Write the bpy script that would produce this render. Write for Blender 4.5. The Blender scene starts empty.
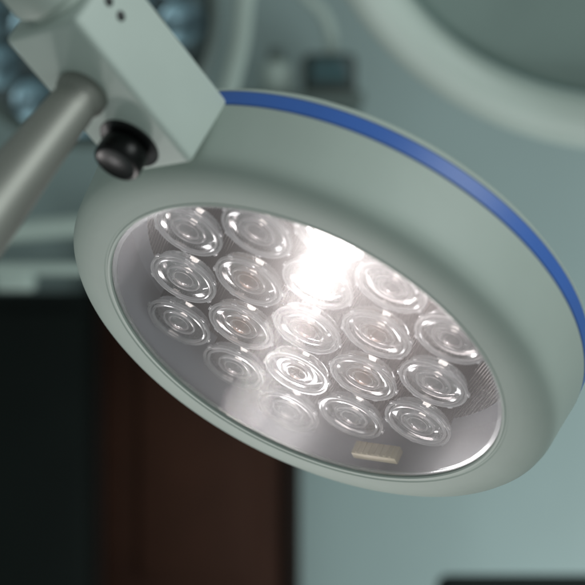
import bpy, bmesh, math, random
from mathutils import Vector, Matrix
random.seed(4)
sc = bpy.context.scene
col = sc.collection
sc.view_settings.view_transform = 'Standard'
sc.view_settings.look = 'None'
sc.view_settings.exposure = 0

# ------------------------------------------------------------ materials
def mat(name, base=(.5,.5,.5), rough=.5, metal=0., noise=0., nscale=20., bump=0., emis=None, estr=0., coat=0., spec=.5):
    m = bpy.data.materials.new(name); m.use_nodes = True
    nt = m.node_tree; b = nt.nodes['Principled BSDF']
    b.inputs['Base Color'].default_value = (*base,1)
    b.inputs['Roughness'].default_value = rough
    b.inputs['Metallic'].default_value = metal
    b.inputs['Coat Weight'].default_value = coat
    b.inputs['Specular IOR Level'].default_value = spec
    if emis:
        b.inputs['Emission Color'].default_value = (*emis,1)
        b.inputs['Emission Strength'].default_value = estr
    if noise or bump:
        tc = nt.nodes.new('ShaderNodeTexCoord')
        n = nt.nodes.new('ShaderNodeTexNoise'); n.inputs['Scale'].default_value = nscale
        n.inputs['Detail'].default_value = 6
        nt.links.new(tc.outputs['Object'], n.inputs['Vector'])
        if noise:
            r = nt.nodes.new('ShaderNodeValToRGB')
            r.color_ramp.elements[0].position=.3; r.color_ramp.elements[1].position=.7
            r.color_ramp.elements[0].color = (*[c*(1-noise) for c in base],1)
            r.color_ramp.elements[1].color = (*[min(1,c*(1+noise)) for c in base],1)
            nt.links.new(n.outputs['Fac'], r.inputs['Fac'])
            nt.links.new(r.outputs['Color'], b.inputs['Base Color'])
        if bump:
            n2 = nt.nodes.new('ShaderNodeTexNoise'); n2.inputs['Scale'].default_value = nscale*12
            nt.links.new(tc.outputs['Object'], n2.inputs['Vector'])
            bp = nt.nodes.new('ShaderNodeBump'); bp.inputs['Strength'].default_value = bump
            bp.inputs['Distance'].default_value = .001
            nt.links.new(n2.outputs['Fac'], bp.inputs['Height'])
            nt.links.new(bp.outputs['Normal'], b.inputs['Normal'])
    return m

M_body = mat('enamel_paint', (.395,.455,.415), .5, noise=.06, nscale=9, bump=.08, spec=.35)
M_block = mat('enamel_paint_block', (.45,.52,.48), .5, noise=.05, nscale=9, bump=.06, spec=.35)
M_blue = mat('blue_trim', (.038,.125,.44), .42, noise=.05, nscale=15)
M_black = mat('black_knob', (.003,.0035,.0035), .3, noise=.1, nscale=30, spec=.2)
M_steel = mat('brushed_steel', (.27,.275,.25), .5, metal=.6, noise=.06, nscale=14)
M_dkmetal = mat('fluted_metal', (.020,.018,.018), .3, metal=.4, noise=.1, nscale=60)
M_silver = mat('reflector_silver', (.42,.40,.41), .25, metal=.9, noise=.06, nscale=60)
M_bronze = mat('reflector_warm', (.36,.24,.185), .25, metal=.9, noise=.06, nscale=60)
M_inner = mat('inner_housing', (.54,.53,.58), .7, noise=.05, nscale=12, spec=.15)
M_beige = mat('beige_plastic', (.68,.57,.40), .5, noise=.08, nscale=40)
M_screw = mat('screw_dark', (.012,.014,.014), .5, noise=.1)
M_led = mat('led_chip', (.8,.75,.6), .5, emis=(1,.90,.85), estr=4.5)
M_ledhot = mat('led_chip_hot', (.8,.75,.6), .5, emis=(1,.92,.86), estr=14)

M_plate = bpy.data.materials.new('ribbed_board'); M_plate.use_nodes=True
nt=M_plate.node_tree; b=nt.nodes['Principled BSDF']; b.inputs['Roughness'].default_value=.3; b.inputs['Metallic'].default_value=.4
tc=nt.nodes.new('ShaderNodeTexCoord'); wv=nt.nodes.new('ShaderNodeTexWave'); wv.inputs['Scale'].default_value=140; wv.inputs['Distortion'].default_value=.3
nt.links.new(tc.outputs['Object'],wv.inputs['Vector'])
rp=nt.nodes.new('ShaderNodeValToRGB'); rp.color_ramp.elements[0].color=(.008,.006,.006,1); rp.color_ramp.elements[1].color=(.32,.28,.27,1)
rp.color_ramp.elements[0].position=.5
nt.links.new(wv.outputs['Fac'],rp.inputs['Fac']); nt.links.new(rp.outputs['Color'],b.inputs['Base Color'])
bp=nt.nodes.new('ShaderNodeBump'); bp.inputs['Distance'].default_value=.0006; bp.inputs['Strength'].default_value=.6
nt.links.new(wv.outputs['Fac'],bp.inputs['Height']); nt.links.new(bp.outputs['Normal'],b.inputs['Normal'])

def lens_mat(name, transp, fmin, fmax, dmin, dmax):
    m = bpy.data.materials.new(name); m.use_nodes=True; nt=m.node_tree
    for n in list(nt.nodes): nt.nodes.remove(n)
    L=nt.links.new
    out=nt.nodes.new('ShaderNodeOutputMaterial')
    g=nt.nodes.new('ShaderNodeBsdfGlass'); g.inputs['Roughness'].default_value=.02
    g.inputs['IOR'].default_value=1.49; g.inputs['Color'].default_value=(1,1,1,1)
    t=nt.nodes.new('ShaderNodeBsdfTransparent')
    mx=nt.nodes.new('ShaderNodeMixShader'); mx.inputs[0].default_value=transp
    L(g.outputs[0],mx.inputs[1]); L(t.outputs[0],mx.inputs[2])
    gs=nt.nodes.new('ShaderNodeBsdfGlossy'); gs.inputs['Roughness'].default_value=.12
    lw=nt.nodes.new('ShaderNodeLayerWeight'); lw.inputs['Blend'].default_value=.3
    mr=nt.nodes.new('ShaderNodeMapRange'); mr.inputs['To Min'].default_value=fmin; mr.inputs['To Max'].default_value=fmax
    L(lw.outputs['Facing'],mr.inputs['Value'])
    m1=nt.nodes.new('ShaderNodeMixShader'); L(mr.outputs[0],m1.inputs[0])
    L(mx.outputs[0],m1.inputs[1]); L(gs.outputs[0],m1.inputs[2])
    d=nt.nodes.new('ShaderNodeBsdfTranslucent'); d.inputs['Color'].default_value=(.97,.95,.97,1)
    d2=nt.nodes.new('ShaderNodeBsdfDiffuse'); d2.inputs['Color'].default_value=(.97,.95,.97,1)
    dm=nt.nodes.new('ShaderNodeMixShader'); L(d.outputs[0],dm.inputs[1]); L(d2.outputs[0],dm.inputs[2])
    m2=nt.nodes.new('ShaderNodeMixShader')
    mr2=nt.nodes.new('ShaderNodeMapRange'); mr2.inputs['From Min'].default_value=.35; mr2.inputs['To Min'].default_value=dmin; mr2.inputs['To Max'].default_value=dmax
    L(lw.outputs['Facing'],mr2.inputs['Value']); L(mr2.outputs[0],m2.inputs[0])
    L(m1.outputs[0],m2.inputs[1]); L(dm.outputs[0],m2.inputs[2])
    L(m2.outputs[0],out.inputs[0])
    return m
M_lens = lens_mat('clear_acrylic', .5, .01,.25, .0,.10)
M_frost = lens_mat('moulded_acrylic_rim', .3, .05,.6, .36,.9)

def cover_mat():
    m = bpy.data.materials.new('cover_glass'); m.use_nodes=True; nt=m.node_tree
    for n in list(nt.nodes): nt.nodes.remove(n)
    L=nt.links.new
    out=nt.nodes.new('ShaderNodeOutputMaterial')
    t=nt.nodes.new('ShaderNodeBsdfTransparent'); t.inputs['Color'].default_value=(.97,.97,.98,1)
    g1=nt.nodes.new('ShaderNodeBsdfGlossy'); g1.inputs['Roughness'].default_value=.19
    g2=nt.nodes.new('ShaderNodeBsdfGlossy'); g2.inputs['Roughness'].default_value=.29
    g2.inputs['Color'].default_value=(1,.93,.93,1)
    g3=nt.nodes.new('ShaderNodeBsdfGlossy'); g3.inputs['Roughness'].default_value=.03
    tc=nt.nodes.new('ShaderNodeTexCoord')
    wn=nt.nodes.new('ShaderNodeTexWhiteNoise'); wn.noise_dimensions='3D'
    sc_=nt.nodes.new('ShaderNodeVectorMath'); sc_.operation='SCALE'; sc_.inputs['Scale'].default_value=50000
    L(tc.outputs['Object'],sc_.inputs[0]); L(sc_.outputs[0],wn.inputs['Vector'])
    sp_=nt.nodes.new('ShaderNodeSeparateColor'); L(wn.outputs['Color'],sp_.inputs[0])
    a1=nt.nodes.new('ShaderNodeMath'); a1.operation='ADD'; L(sp_.outputs[0],a1.inputs[0]); L(sp_.outputs[1],a1.inputs[1])
    a2=nt.nodes.new('ShaderNodeMath'); a2.operation='MULTIPLY_ADD'; L(a1.outputs[0],a2.inputs[0]); a2.inputs[1].default_value=.36; a2.inputs[2].default_value=-.36
    cb=nt.nodes.new('ShaderNodeCombineXYZ'); cb.inputs[2].default_value=1
    L(a2.outputs[0],cb.inputs[1])
    vt=nt.nodes.new('ShaderNodeVectorTransform'); vt.vector_type='NORMAL'; vt.convert_from='OBJECT'; vt.convert_to='WORLD'
    L(cb.outputs[0],vt.inputs[0]); L(vt.outputs[0],g3.inputs['Normal'])
    ns=nt.nodes.new('ShaderNodeTexNoise'); ns.inputs['Scale'].default_value=14
    L(tc.outputs['Object'],ns.inputs['Vector'])
    mr=nt.nodes.new('ShaderNodeMapRange'); mr.inputs['To Min'].default_value=.035; mr.inputs['To Max'].default_value=.058
    L(ns.outputs['Fac'],mr.inputs['Value'])
    a=nt.nodes.new('ShaderNodeMixShader'); a.inputs[0].default_value=.028
    L(t.outputs[0],a.inputs[1]); L(g1.outputs[0],a.inputs[2])
    b=nt.nodes.new('ShaderNodeMixShader')
    L(mr.outputs[0],b.inputs[0]); L(a.outputs[0],b.inputs[1]); L(g2.outputs[0],b.inputs[2])
    c=nt.nodes.new('ShaderNodeMixShader'); c.inputs[0].default_value=.030
    L(b.outputs[0],c.inputs[1]); L(g3.outputs[0],c.inputs[2])
    L(c.outputs[0],out.inputs[0])
    return m
M_cover = cover_mat()

# ------------------------------------------------------------ mesh helpers
def finish(me, material, angle=35, smooth=True):
    if material: me.materials.append(material)
    if smooth:
        for p in me.polygons: p.use_smooth=True
        me.set_sharp_from_angle(angle=math.radians(angle))
    return me
def obj(name, me, parent=None, mtx=None):
    o=bpy.data.objects.new(name, me); col.objects.link(o)
    if parent: o.parent=parent
    if mtx is not None: o.matrix_local=mtx
    return o
def bm_revolve(bm, prof, segs=96, closed=False, radfn=None, mtx=Matrix()):
    rings=[]
    for (r,z) in prof:
        if r<1e-6: rings.append([bm.verts.new(mtx@Vector((0,0,z)))]); continue
        ring=[]
        for i in range(segs):
            a=2*math.pi*i/segs; rr=r*(radfn(i,r,z) if radfn else 1)
            ring.append(bm.verts.new(mtx@Vector((rr*math.cos(a),rr*math.sin(a),z))))
        rings.append(ring)
    n=len(rings); rng=range(n if closed else n-1)
    for k in rng:
        A=rings[k]; B=rings[(k+1)%n]
        for i in range(segs):
            j=(i+1)%segs
            if len(A)==1 and len(B)==1: continue
            if len(A)==1: bm.faces.new((A[0],B[i],B[j]))
            elif len(B)==1: bm.faces.new((A[i],B[0],A[j]))
            else: bm.faces.new((A[i],B[i],B[j],A[j]))
def revolve(name, prof, material, segs=96, closed=False, radfn=None, parent=None, mtx=None, angle=35, extra=None):
    bm=bmesh.new(); bm_revolve(bm, prof, segs, closed, radfn)
    if extra: extra(bm)
    bmesh.ops.recalc_face_normals(bm, faces=bm.faces)
    me=bpy.data.meshes.new(name); bm.to_mesh(me); bm.free()
    finish(me, material, angle)
    return obj(name, me, parent, mtx)
def bm_box(bm, c, s, bev=0, seg=3, rot=None):
    m=Matrix.Translation(c)
    if rot is not None: m=m@rot
    b2=bmesh.new(); bmesh.ops.create_cube(b2,size=1)
    for v in b2.verts: v.co=Vector((v.co.x*s[0],v.co.y*s[1],v.co.z*s[2]))
    if bev: bmesh.ops.bevel(b2,geom=b2.edges[:],offset=bev,segments=seg,profile=.5,affect='EDGES')
    b2.transform(m)
    tmp=bpy.data.meshes.new('t'); b2.to_mesh(tmp); b2.free(); bm.from_mesh(tmp); bpy.data.meshes.remove(tmp)
def boxes(name, lst, material, parent=None, mtx=None):
    bm=bmesh.new()
    for it in lst: bm_box(bm,*it)
    me=bpy.data.meshes.new(name); bm.to_mesh(me); bm.free(); finish(me,material)
    return obj(name,me,parent,mtx)
def tube(name, pts, radii, material, parent=None, segs=24, sub=10):
    P=[Vector(p) for p in pts]; out=[]; R=[]
    if not hasattr(radii,'__len__'): radii=[radii]*len(P)
    for i in range(len(P)-1):
        p0=P[max(i-1,0)];p1=P[i];p2=P[i+1];p3=P[min(i+2,len(P)-1)]
        for k in range(sub):
            t=k/sub
            out.append(.5*((2*p1)+(p2-p0)*t+(2*p0-5*p1+4*p2-p3)*t*t+(3*p1-p0-3*p2+p3)*t**3)); R.append(radii[i]*(1-t)+radii[i+1]*t)
    out.append(P[-1]); R.append(radii[-1])
    bm=bmesh.new(); rings=[]
    up=Vector((0.13,.31,.94)).normalized()
    for i,p in enumerate(out):
        t=(out[min(i+1,len(out)-1)]-out[max(i-1,0)]).normalized()
        x=t.cross(up).normalized(); y=t.cross(x).normalized()
        rings.append([bm.verts.new(p+R[i]*(x*math.cos(2*math.pi*k/segs)+y*math.sin(2*math.pi*k/segs))) for k in range(segs)])
    for a,b in zip(rings,rings[1:]):
        for k in range(segs):
            bm.faces.new((a[k],a[(k+1)%segs],b[(k+1)%segs],b[k]))
    bm.faces.new(rings[0]); bm.faces.new(rings[-1])
    bmesh.ops.recalc_face_normals(bm, faces=bm.faces)
    me=bpy.data.meshes.new(name); bm.to_mesh(me); bm.free(); finish(me,material,50)
    return obj(name,me,parent)
def thing(o,label,cat,group=None):
    o["label"]=label; o["category"]=cat
    if group: o["group"]=group
def empty(name, mtx):
    o=bpy.data.objects.new(name,None); o.empty_display_size=.05; col.objects.link(o); o.matrix_world=mtx; return o

# ------------------------------------------------------------ camera
CZ=1.5; D=1.2; S=.000748
cam=bpy.data.cameras.new('Camera'); co=bpy.data.objects.new('Camera',cam); col.objects.link(co)
co.location=(0,0,CZ); co.rotation_euler=(math.radians(90),0,0)
cam.lens=36*D/(585*S); cam.sensor_width=36; cam.clip_start=.02; cam.clip_end=100
cam.dof.use_dof=True; cam.dof.focus_distance=1.25; cam.dof.aperture_fstop=4.0
sc.camera=co
def W(px,py,d):
    k=S*d/D
    return Vector(((px-292.5)*k, d, CZ+(292.5-py)*k))

# ------------------------------------------------------------ main lamp
R=.16
ca=.518; sa=math.sqrt(1-ca*ca); ph=math.radians(28.1)
e1=Vector((math.cos(ph),0,-math.sin(ph)))
nn=Vector((-sa*math.sin(ph),-ca,-sa*math.cos(ph))).normalized()
e2=nn.cross(e1).normalized()
loc=W(300,353,D)
ML=Matrix(((e1.x,e2.x,nn.x,loc.x),(e1.y,e2.y,nn.y,loc.y),(e1.z,e2.z,nn.z,loc.z),(0,0,0,1)))
lamp=empty('surgical_lamp',ML)
thing(lamp,"pale green-white round surgical lamp head with clear lenses and blue stripe",'surgical lamp')
def sR(p): return [(a*R,b*R) for a,b in p]

revolve('housing',sR([(1.10,-.325),(1.10,-.06),(.995,-.035),(.990,-.03),(.990,-.006),(.995,.0),(1.006,.002),(1.010,-.003),(1.018,-.003),(1.024,.002),(1.08,.0),(1.13,-.006),(1.17,-.018),(1.20,-.036),(1.220,-.06),(1.230,-.09),(1.235,-.125),(1.239,-.16),(1.245,-.21),(1.253,-.27),(1.261,-.32),(1.264,-.340),(1.260,-.347),(1.252,-.349),(1.05,-.351)]),M_body,segs=192,parent=lamp,angle=30)
revolve('blue_stripe',sR([(1.10,-.3515),(1.259,-.3515),(1.264,-.355),(1.266,-.425),(1.261,-.429),(1.10,-.429)]),M_blue,segs=192,parent=lamp)
revolve('back_cover',sR([(1.10,-.430),(1.255,-.430),(1.262,-.434),(1.254,-.455),(1.21,-.50),(1.13,-.545),(.95,-.60),(.7,-.64),(.3,-.66),(0,-.665)]),M_body,segs=192,parent=lamp)
revolve('inner_wall',sR([(1.07,-.055),(1.06,-.10),(1.05,-.33),(1.02,-.35),(0,-.352)]),M_inner,segs=160,parent=lamp,angle=40)
revolve('led_board',sR([(.97,-.351),(.97,-.347),(.965,-.345),(0,-.345)]),M_plate,segs=128,parent=lamp,angle=40)
revolve('cover_glass',sR([(.989,-.012),(0,-.012)]),M_cover,segs=128,parent=lamp)
revolve('clear_bezel',sR([(.968,-.016),(.968,-.024),(.988,-.024),(.988,-.016)]),M_lens,segs=160,closed=True,parent=lamp)

# led modules
LZ=-.160
def flut(i,r,z):
    return 1.0 if (i//2)%2 or r<.14*R else .94
def build_module():
    out=[]
    for mt in (M_silver,M_bronze):
        bm=bmesh.new()
        bm_revolve(bm,sR([(0,-.170),(.06,-.155),(.10,-.12),(.138,-.045),(.150,-.045),(.150,-.180),(.157,-.182)]),128,radfn=flut)
        bmesh.ops.recalc_face_normals(bm,faces=bm.faces)
        me=bpy.data.meshes.new('led_module'); bm.to_mesh(me); bm.free(); finish(me,mt,15)
        me.materials.append(M_dkmetal)
        for p in me.polygons:
            if math.hypot(p.center.x,p.center.y)>.136*R: p.material_index=1
        out.append(me)
    def tabs(bm):
        for k in range(6):
            a=k*math.pi/3+.3
            bm_box(bm,Vector((math.cos(a),math.sin(a),0))*.176*R+Vector((0,0,.004*R)),(.012*R,.028*R,.014*R),.002*R,2,Matrix.Rotation(a,4,'Z'))
    bm=bmesh.new()
    prof=[(0,-.085),(.035,-.085),(.045,-.080),(.075,-.068),(.105,-.055),(.130,-.042),(.152,-.042),(.156,-.004),(.170,-.003),(.173,.000),(.173,.010),(.170,.014),(.163,.014),(.160,.006),(.150,.006),(.147,.016),(.141,.017),(.137,.006)]
    prof+=[(.118,.002),(.109,.001),(.090,.001),(.087,.010),(.083,.011),(.080,.001),(.060,.001),(.056,.010),(.051,.010),(.047,.004),(.042,.016),(.032,.026),(.018,.032),(0,.035)]
    bm_revolve(bm,sR(prof),64)
    tabs(bm)
    bmesh.ops.recalc_face_normals(bm,faces=bm.faces)
    ml=bpy.data.meshes.new('lens'); bm.to_mesh(ml); bm.free(); finish(ml,M_lens,28)
    ml.materials.append(M_frost)
    for p in ml.polygons:
        r=math.hypot(p.center.x,p.center.y)/R
        if (r>.155 or .137<r<.150 or .080<r<.0885 or .048<r<.057) and p.center.z>-.0025*R: p.material_index=1
    def chip(mt):
        bm=bmesh.new(); bm_box(bm,Vector((0,0,-.12*R)),(.035*R,.035*R,.02*R),.004*R,2)
        m2=bpy.data.meshes.new('led_chip'); bm.to_mesh(m2); bm.free(); finish(m2,mt); return m2
    return out,ml,chip(M_led),chip(M_ledhot)
mms,ml,mc,mh=build_module()
sp=.374; base=math.radians(-80.5)
av=Vector((math.cos(base),math.sin(base)))*sp
bv=Vector((math.cos(base+math.radians(60)),math.sin(base+math.radians(60))))*sp
for q in range(-2,3):
    for r in range(-2,3):
        if abs(q+r)>2: continue
        p=av*q+bv*r
        mtx=Matrix.Translation(((p.x-.02)*R,(p.y*1.12-.05)*R,LZ*R))@Matrix.Rotation(random.uniform(0,6.28),4,'Z')@Matrix.Rotation(math.radians(random.uniform(-1.2,1.2)),4,'X')
        inner=max(abs(q),abs(r),abs(q+r))<=1
        mod=obj('led_module',mms[1 if inner else 0],lamp,mtx)
        obj('lens',ml,mod)
        hot=(r==0 and q<=-1)
        obj('led_chip',mh if hot else mc,mod)

# connector on inner wall
cang=math.atan2(-.75,.625)
cm=Matrix.Rotation(cang,4,'Z')@Matrix.Translation((.935*R,0,-.105*R))
cl=[((0,0,0),(.05*R,.26*R,.08*R),.006*R,2)]
for k in range(7): cl.append(((-.026*R,(-.10+.033*k)*R,0),(.010*R,.014*R,.07*R),.002*R,1))
boxes('cable_connector',[(Vector(a),b,c,d) for a,b,c,d in cl],M_beige,lamp,cm)

# mounting block
th=math.radians(141.5)
MB=Matrix.Rotation(th,4,'Z')
def mb(x,y,z): return MB@Matrix.Translation((x*R,y*R,z*R))
boxes('mounting_block',[(Vector((1.62*R,-.05*R,-.19*R)),(.80*R,.45*R,.37*R),.028*R,5)],M_block,lamp,MB)
def cylp(name,prof,material,x,y,z,segs=64,rot=None,angle=35):
    m=mb(x,y,z)
    if rot is not None: m=m@rot
    return revolve(name,sR(prof),material,segs=segs,parent=lamp,mtx=m,angle=angle)
cylp('knob_socket',[(0,.0),(.128,.0),(.135,.004),(.140,-.004),(.140,-.02)],M_screw,1.385,-.03,-.004)
cylp('adjustment_knob',[(0,.001),(.092,.001),(.092,.02),(.103,.025),(.106,.04),(.106,.105),(.100,.116),(.088,.12),(.078,.115),(0,.113)],M_black,1.385,-.03,0)
tilt=MB.inverted()@Matrix.Rotation(math.radians(-3.5),4,'Y')@MB
cylp('handle',[(0,-.03),(.10,-.03),(.112,.0),(.112,.03),(.100,.055),(.096,.07),(.100,.10),(.114,.4),(.142,.8),(.160,1.2),(.168,1.5),(.168,1.9),(.14,2.0),(0,2.02)],M_steel,1.69,-.02,-.004,64,tilt)
for x,z in ((1.87,-.20),(1.95,-.20)):
    cylp('screw',[(0,.004),(.016,.004),(.022,0),(.022,-.01)],M_screw,x,-.277,z,24,Matrix.Rotation(math.radians(90),4,'X'))
cylp('pivot_collar',[(0,-.02),(.15,-.02),(.15,.03),(.175,.05),(.18,.07),(.18,.16),(.17,.19),(.15,.20),(.15,.6),(0,.6)],M_body,2.02,-.05,-.19,64,Matrix.Rotation(math.radians(90),4,'Y'))
a0=MB@Vector((2.45*R,-.05*R,-.19*R))
tube('support_arm',[a0,a0+(MB.to_3x3()@Vector((.5,0,-.1)))*R,a0+(MB.to_3x3()@Vector((1.2,0,-.8)))*R,a0+(MB.to_3x3()@Vector((1.6,0,-2.2)))*R],.024,M_body,lamp)

# ------------------------------------------------------------ setting
M_wall=mat('wall_paint',(.27,.35,.345),.6,noise=.06,nscale=1.5,bump=.2)
YW=3.3
wall=boxes('wall',[(Vector((0,YW+.05,1.6)),(7,.1,3.6))],M_wall); thing(wall,"plain teal-grey painted wall behind the lamp",'wall')
M_wood=mat('dark_wood',(.036,.0135,.0075),.6,noise=.35,nscale=3,spec=.15)
M_frame=mat('dark_frame',(.014,.008,.006),.6,noise=.2,nscale=5,spec=.15)
x0=W(92,0,YW).x; x1=W(300,0,YW).x; zt=W(0,235,YW).z
door=empty('door',Matrix.Translation(((x0+x1)/2,YW-.03,0)))
thing(door,"dark brown panelled wooden door in the teal wall",'door')
w=(x1-x0)
boxes('door_frame',[(Vector((-w/2+.015,0,zt/2)),(.03,.06,zt),.004),(Vector((w/2-.015,0,zt/2)),(.03,.06,zt),.004),(Vector((0,0,zt+.0175)),(w,.06,.035),.004)],M_frame,door)
boxes('door_leaf',[(Vector((0,.005,zt/2)),(w-.064,.035,zt-.01),.003),(Vector((0,-.016,.45)),(w-.2,.012,.7),.005),(Vector((0,-.016,1.28)),(w-.2,.012,.72),.005)],M_wood,door)
M_dark=mat('near_black_paint',(.004,.007,.006),.7,noise=.2,nscale=4,spec=.15)
xa=W(-150,0,3.1).x; xb=W(86,0,3.1).x; zc=W(0,292,3.1).z
opn=empty('dark_opening',Matrix.Translation(((xa+xb)/2,3.1,0)))  # near-black box added in place of a dark doorway opening
thing(opn,"tall near-black box standing in for the dark doorway opening beside the wooden door",'dark_opening')
boxes('opening_body',[(Vector((0,.09,zc/2)),(xb-xa,.18,zc),.006)],M_dark,opn)
for s in (-1,1):
    boxes('opening_front',[(Vector((s*(xb-xa)/4,-.012,zc/2)),((xb-xa)/2-.01,.02,zc-.08),.004)],M_dark,opn)
M_pale=mat('pale_enamel',(.42,.50,.46),.5,noise=.05,nscale=6,spec=.3)
M_grey=mat('grey_equipment',(.10,.13,.12),.5,noise=.1,nscale=8,spec=.3)
arm=empty('wall_bracket',Matrix.Translation(W(0,270,2.6)))
thing(arm,"pale enamelled equipment bracket with a horizontal rail",'bracket')
def wl(e,v): return Vector(v)-e.matrix_world.translation
k=S*2.6/D
tube('rail',[wl(arm,W(-80,240,2.6)),wl(arm,W(20,231,2.6)),wl(arm,W(100,224,2.6))],11*k,M_pale,arm)
boxes('bracket_plate',[(wl(arm,W(30,269,2.6)),(110*k,.06,12*k),.01),(wl(arm,W(15,281,2.6)),(40*k,.05,20*k),.01)],M_pale,arm)

# second lamp (ring)
d2=1.95; k2=S*d2/D
t2=math.radians(24); c2=.66; s2=math.sqrt(1-c2*c2)
f1=Vector((math.cos(t2),0,-math.sin(t2))); n2=Vector((-s2*math.sin(t2),-c2,-s2*math.cos(t2))).normalized(); f2=n2.cross(f1)
l2=W(599,-92,d2)
M2=Matrix(((f1.x,f2.x,n2.x,l2.x),(f1.y,f2.y,n2.y,l2.y),(f1.z,f2.z,n2.z,l2.z),(0,0,0,1)))
lamp2=empty('surgical_lamp',M2); thing(lamp2,"pale ring-shaped surgical lamp head hanging behind the lit one",'surgical lamp')
Ro=300*k2; tr=27*k2
prof=[(Ro-tr+tr*math.cos(a)*1.15,tr*math.sin(a)) for a in [2*math.pi*i/24 for i in range(24)]]
revolve('ring_housing',prof,mat('ring_enamel',(.54,.62,.57),.4,noise=.04,nscale=6),segs=128,closed=True,parent=lamp2)
M_face=mat('lamp_face_grey',(.20,.27,.25),.5,noise=.08,nscale=6,spec=.2)
revolve('lamp_face',[(Ro-2*tr,-.02),(Ro*.6,-.03),(0,-.03)],M_face,segs=96,parent=lamp2)
tube('support_arm',[(0,0,-.03),(0,0,-.2),(.1,.1,-.6)],.03,M_pale,lamp2)

# third lamp
d3=2.6; k3=S*d3/D
l3=W(84,16,d3)
n3=Vector((.15,-.9,-.35)).normalized(); g1=n3.cross(Vector((0,0,1))).normalized(); g2=n3.cross(g1).normalized()
M3=Matrix(((g1.x,g2.x,n3.x,l3.x),(g1.y,g2.y,n3.y,l3.y),(g1.z,g2.z,n3.z,l3.z),(0,0,0,1)))
lamp3=empty('surgical_lamp',M3); thing(lamp3,"grey-faced surgical lamp head with bluish glass reflectors, switched off",'surgical lamp')
r3=134*k3
revolve('housing',[(0,-.06),(r3*.8,-.06),(r3,-.03),(r3*1.02,0),(r3,.02),(r3*.94,.025),(r3*.9,.01)],M_grey,segs=96,parent=lamp3)
M_dface=mat('grey_blue_face',(.06,.095,.10),.3,noise=.8,nscale=14)
revolve('lamp_face',[(r3*.9,.012),(0,.012)],M_dface,segs=96,parent=lamp3)
M_bl=mat('bluish_reflector',(.15,.24,.28),.35,metal=.4,noise=.9,nscale=26)
for i in range(19):
    if i<12: a=i*math.pi/6; rr=r3*.72
    elif i<18: a=i*math.pi/3+.2; rr=r3*.38
    else: a=0; rr=0
    revolve('reflector',[(0,0),(r3*.07,.004),(r3*.12,.014),(r3*.165,.018),(r3*.165,0)],M_bl,segs=40,parent=lamp3,mtx=Matrix.Translation((rr*math.cos(a),rr*math.sin(a),.013)))

dk=2.9; kk=S*dk/D
tb=tube('ceiling_arm',[W(262,-60,2.5),W(246,-10,2.5),W(240,40,2.5),W(228,90,2.5),W(215,140,2.5)],.016,M_pale)
thing(tb,"slim curved pale support arm hanging down",'support arm')
tb=tube('hanging_cable',[W(275,-50,2.98),W(300,-10,2.98),W(322,12,2.99),W(331,36,3.0),W(331,58,3.0)],.011,M_pale)
thing(tb,"pale curved cable running down to the monitor",'cable')
sh=boxes('wall_shelf',[(W(300,106,3.1),(130*kk,.30,.02),.004),(W(260,116,3.15),(.02,.22,.05),.004),(W(340,116,3.15),(.02,.22,.05),.004)],M_grey)
thing(sh,"narrow grey wall shelf carrying small equipment",'shelf')
bt=empty('bottle',Matrix.Translation(W(276,101,3.0)))
thing(bt,"small pale plastic bottle standing on the shelf",'bottle')
revolve('bottle_body',[(0,0),(.026,0),(.029,.004),(.029,.06),(.02,.072),(.012,.076),(0,.076)],M_pale,segs=32,parent=bt)
revolve('bottle_cap',[(.014,.0765),(.014,.095),(.012,.098),(0,.098)],M_grey,segs=24,parent=bt)
mo=empty('monitor',Matrix.Translation(W(329,101,3.0)))
thing(mo,"small dark patient monitor with bluish screen standing on the shelf",'monitor')
M_scr=mat('dark_screen',(.05,.10,.11),.2)
boxes('monitor_case',[(Vector((0,0,.044)),(.10,.08,.083),.016,4)],mat('dark_case',(.03,.042,.038),.4,noise=.1),mo)
boxes('screen',[(Vector((0,-.043,.052)),(.065,.004,.042),.001)],M_scr,mo)
tr_=empty('trolley',Matrix.Translation((W(580,0,2.5).x,2.5,0)))
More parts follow.
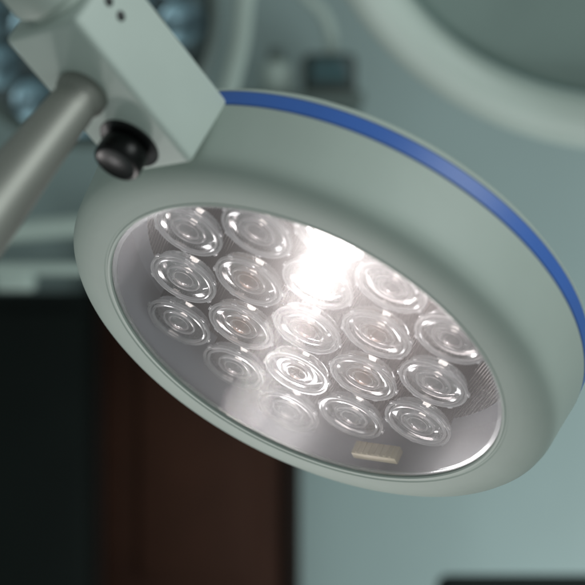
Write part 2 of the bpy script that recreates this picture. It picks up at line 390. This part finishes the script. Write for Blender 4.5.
thing(tr_,"dark instrument trolley with a padded black top",'trolley')
zt2=W(0,592,2.5).z
boxes('trolley_top',[(Vector((0,0,zt2-.03)),(.42,.35,.06),.02,4)],M_dark,tr_)
for sx in (-1,1):
    for sy in (-1,1):
        boxes('leg',[(Vector((sx*.18,sy*.14,(zt2-.06)/2)),(.025,.025,zt2-.06),.004)],M_grey,tr_)

# ------------------------------------------------------------ lights
w=bpy.data.worlds.new('World'); sc.world=w; w.use_nodes=True
bg=w.node_tree.nodes['Background']; bg.inputs[0].default_value=(.72,.84,.82,1); bg.inputs[1].default_value=.32
def area(name,locn,target,size,power,color=(1,1,1)):
    l=bpy.data.lights.new(name,'AREA'); l.energy=power; l.size=size; l.color=color; l.shape='DISK'
    o=bpy.data.objects.new(name,l); col.objects.link(o); o.location=locn
    o.rotation_euler=(Vector(target)-Vector(locn)).to_track_quat('-Z','Y').to_euler(); return o
lc=loc
area('soft_key',(1.6,.1,2.7),lc,1.2,25,(.94,1,.99))  # added soft key from upper right; no window there
area('low_fill',(.7,-.3,.7),lc,.8,2.2,(.93,1,.97))
area('wall_wash',(1.3,2.0,.4),(.8,YW,.8),.8,20,(.92,1,1))
c0=Vector((0,0,CZ))
def reflected(px,py,dist):
    vd=(W(px,py,1.2)-c0).normalized()
    hp=c0+vd*((loc-nn*.012*R-c0).dot(nn)/vd.dot(nn))
    rf=vd-2*vd.dot(nn)*nn
    return hp+rf*dist,hp,rf
p_,h_,rf=reflected(337,237,1.0)
area('glass_glow_light',p_,h_,.06,1.75,(1,.95,.93))  # unseen lamp added so its reflection makes the glow on the cover
p_,h_,_=reflected(425,270,1.1)
area('glass_glow_light',p_,h_,.16,.75,(1,.90,.88))  # second, weaker added lamp, reflected as haze over the right-hand lenses
for dx,dy in ((-.25,.1),(.3,-.2),(.05,-.32)):
    q=W(300,330,1.2)+rf*.8+e1*dx+e2*dy
    area('lens_highlight_light',q,lc,.09,.42,(1,.97,.97))  # small lights added below the lamp head to give the lenses highlights
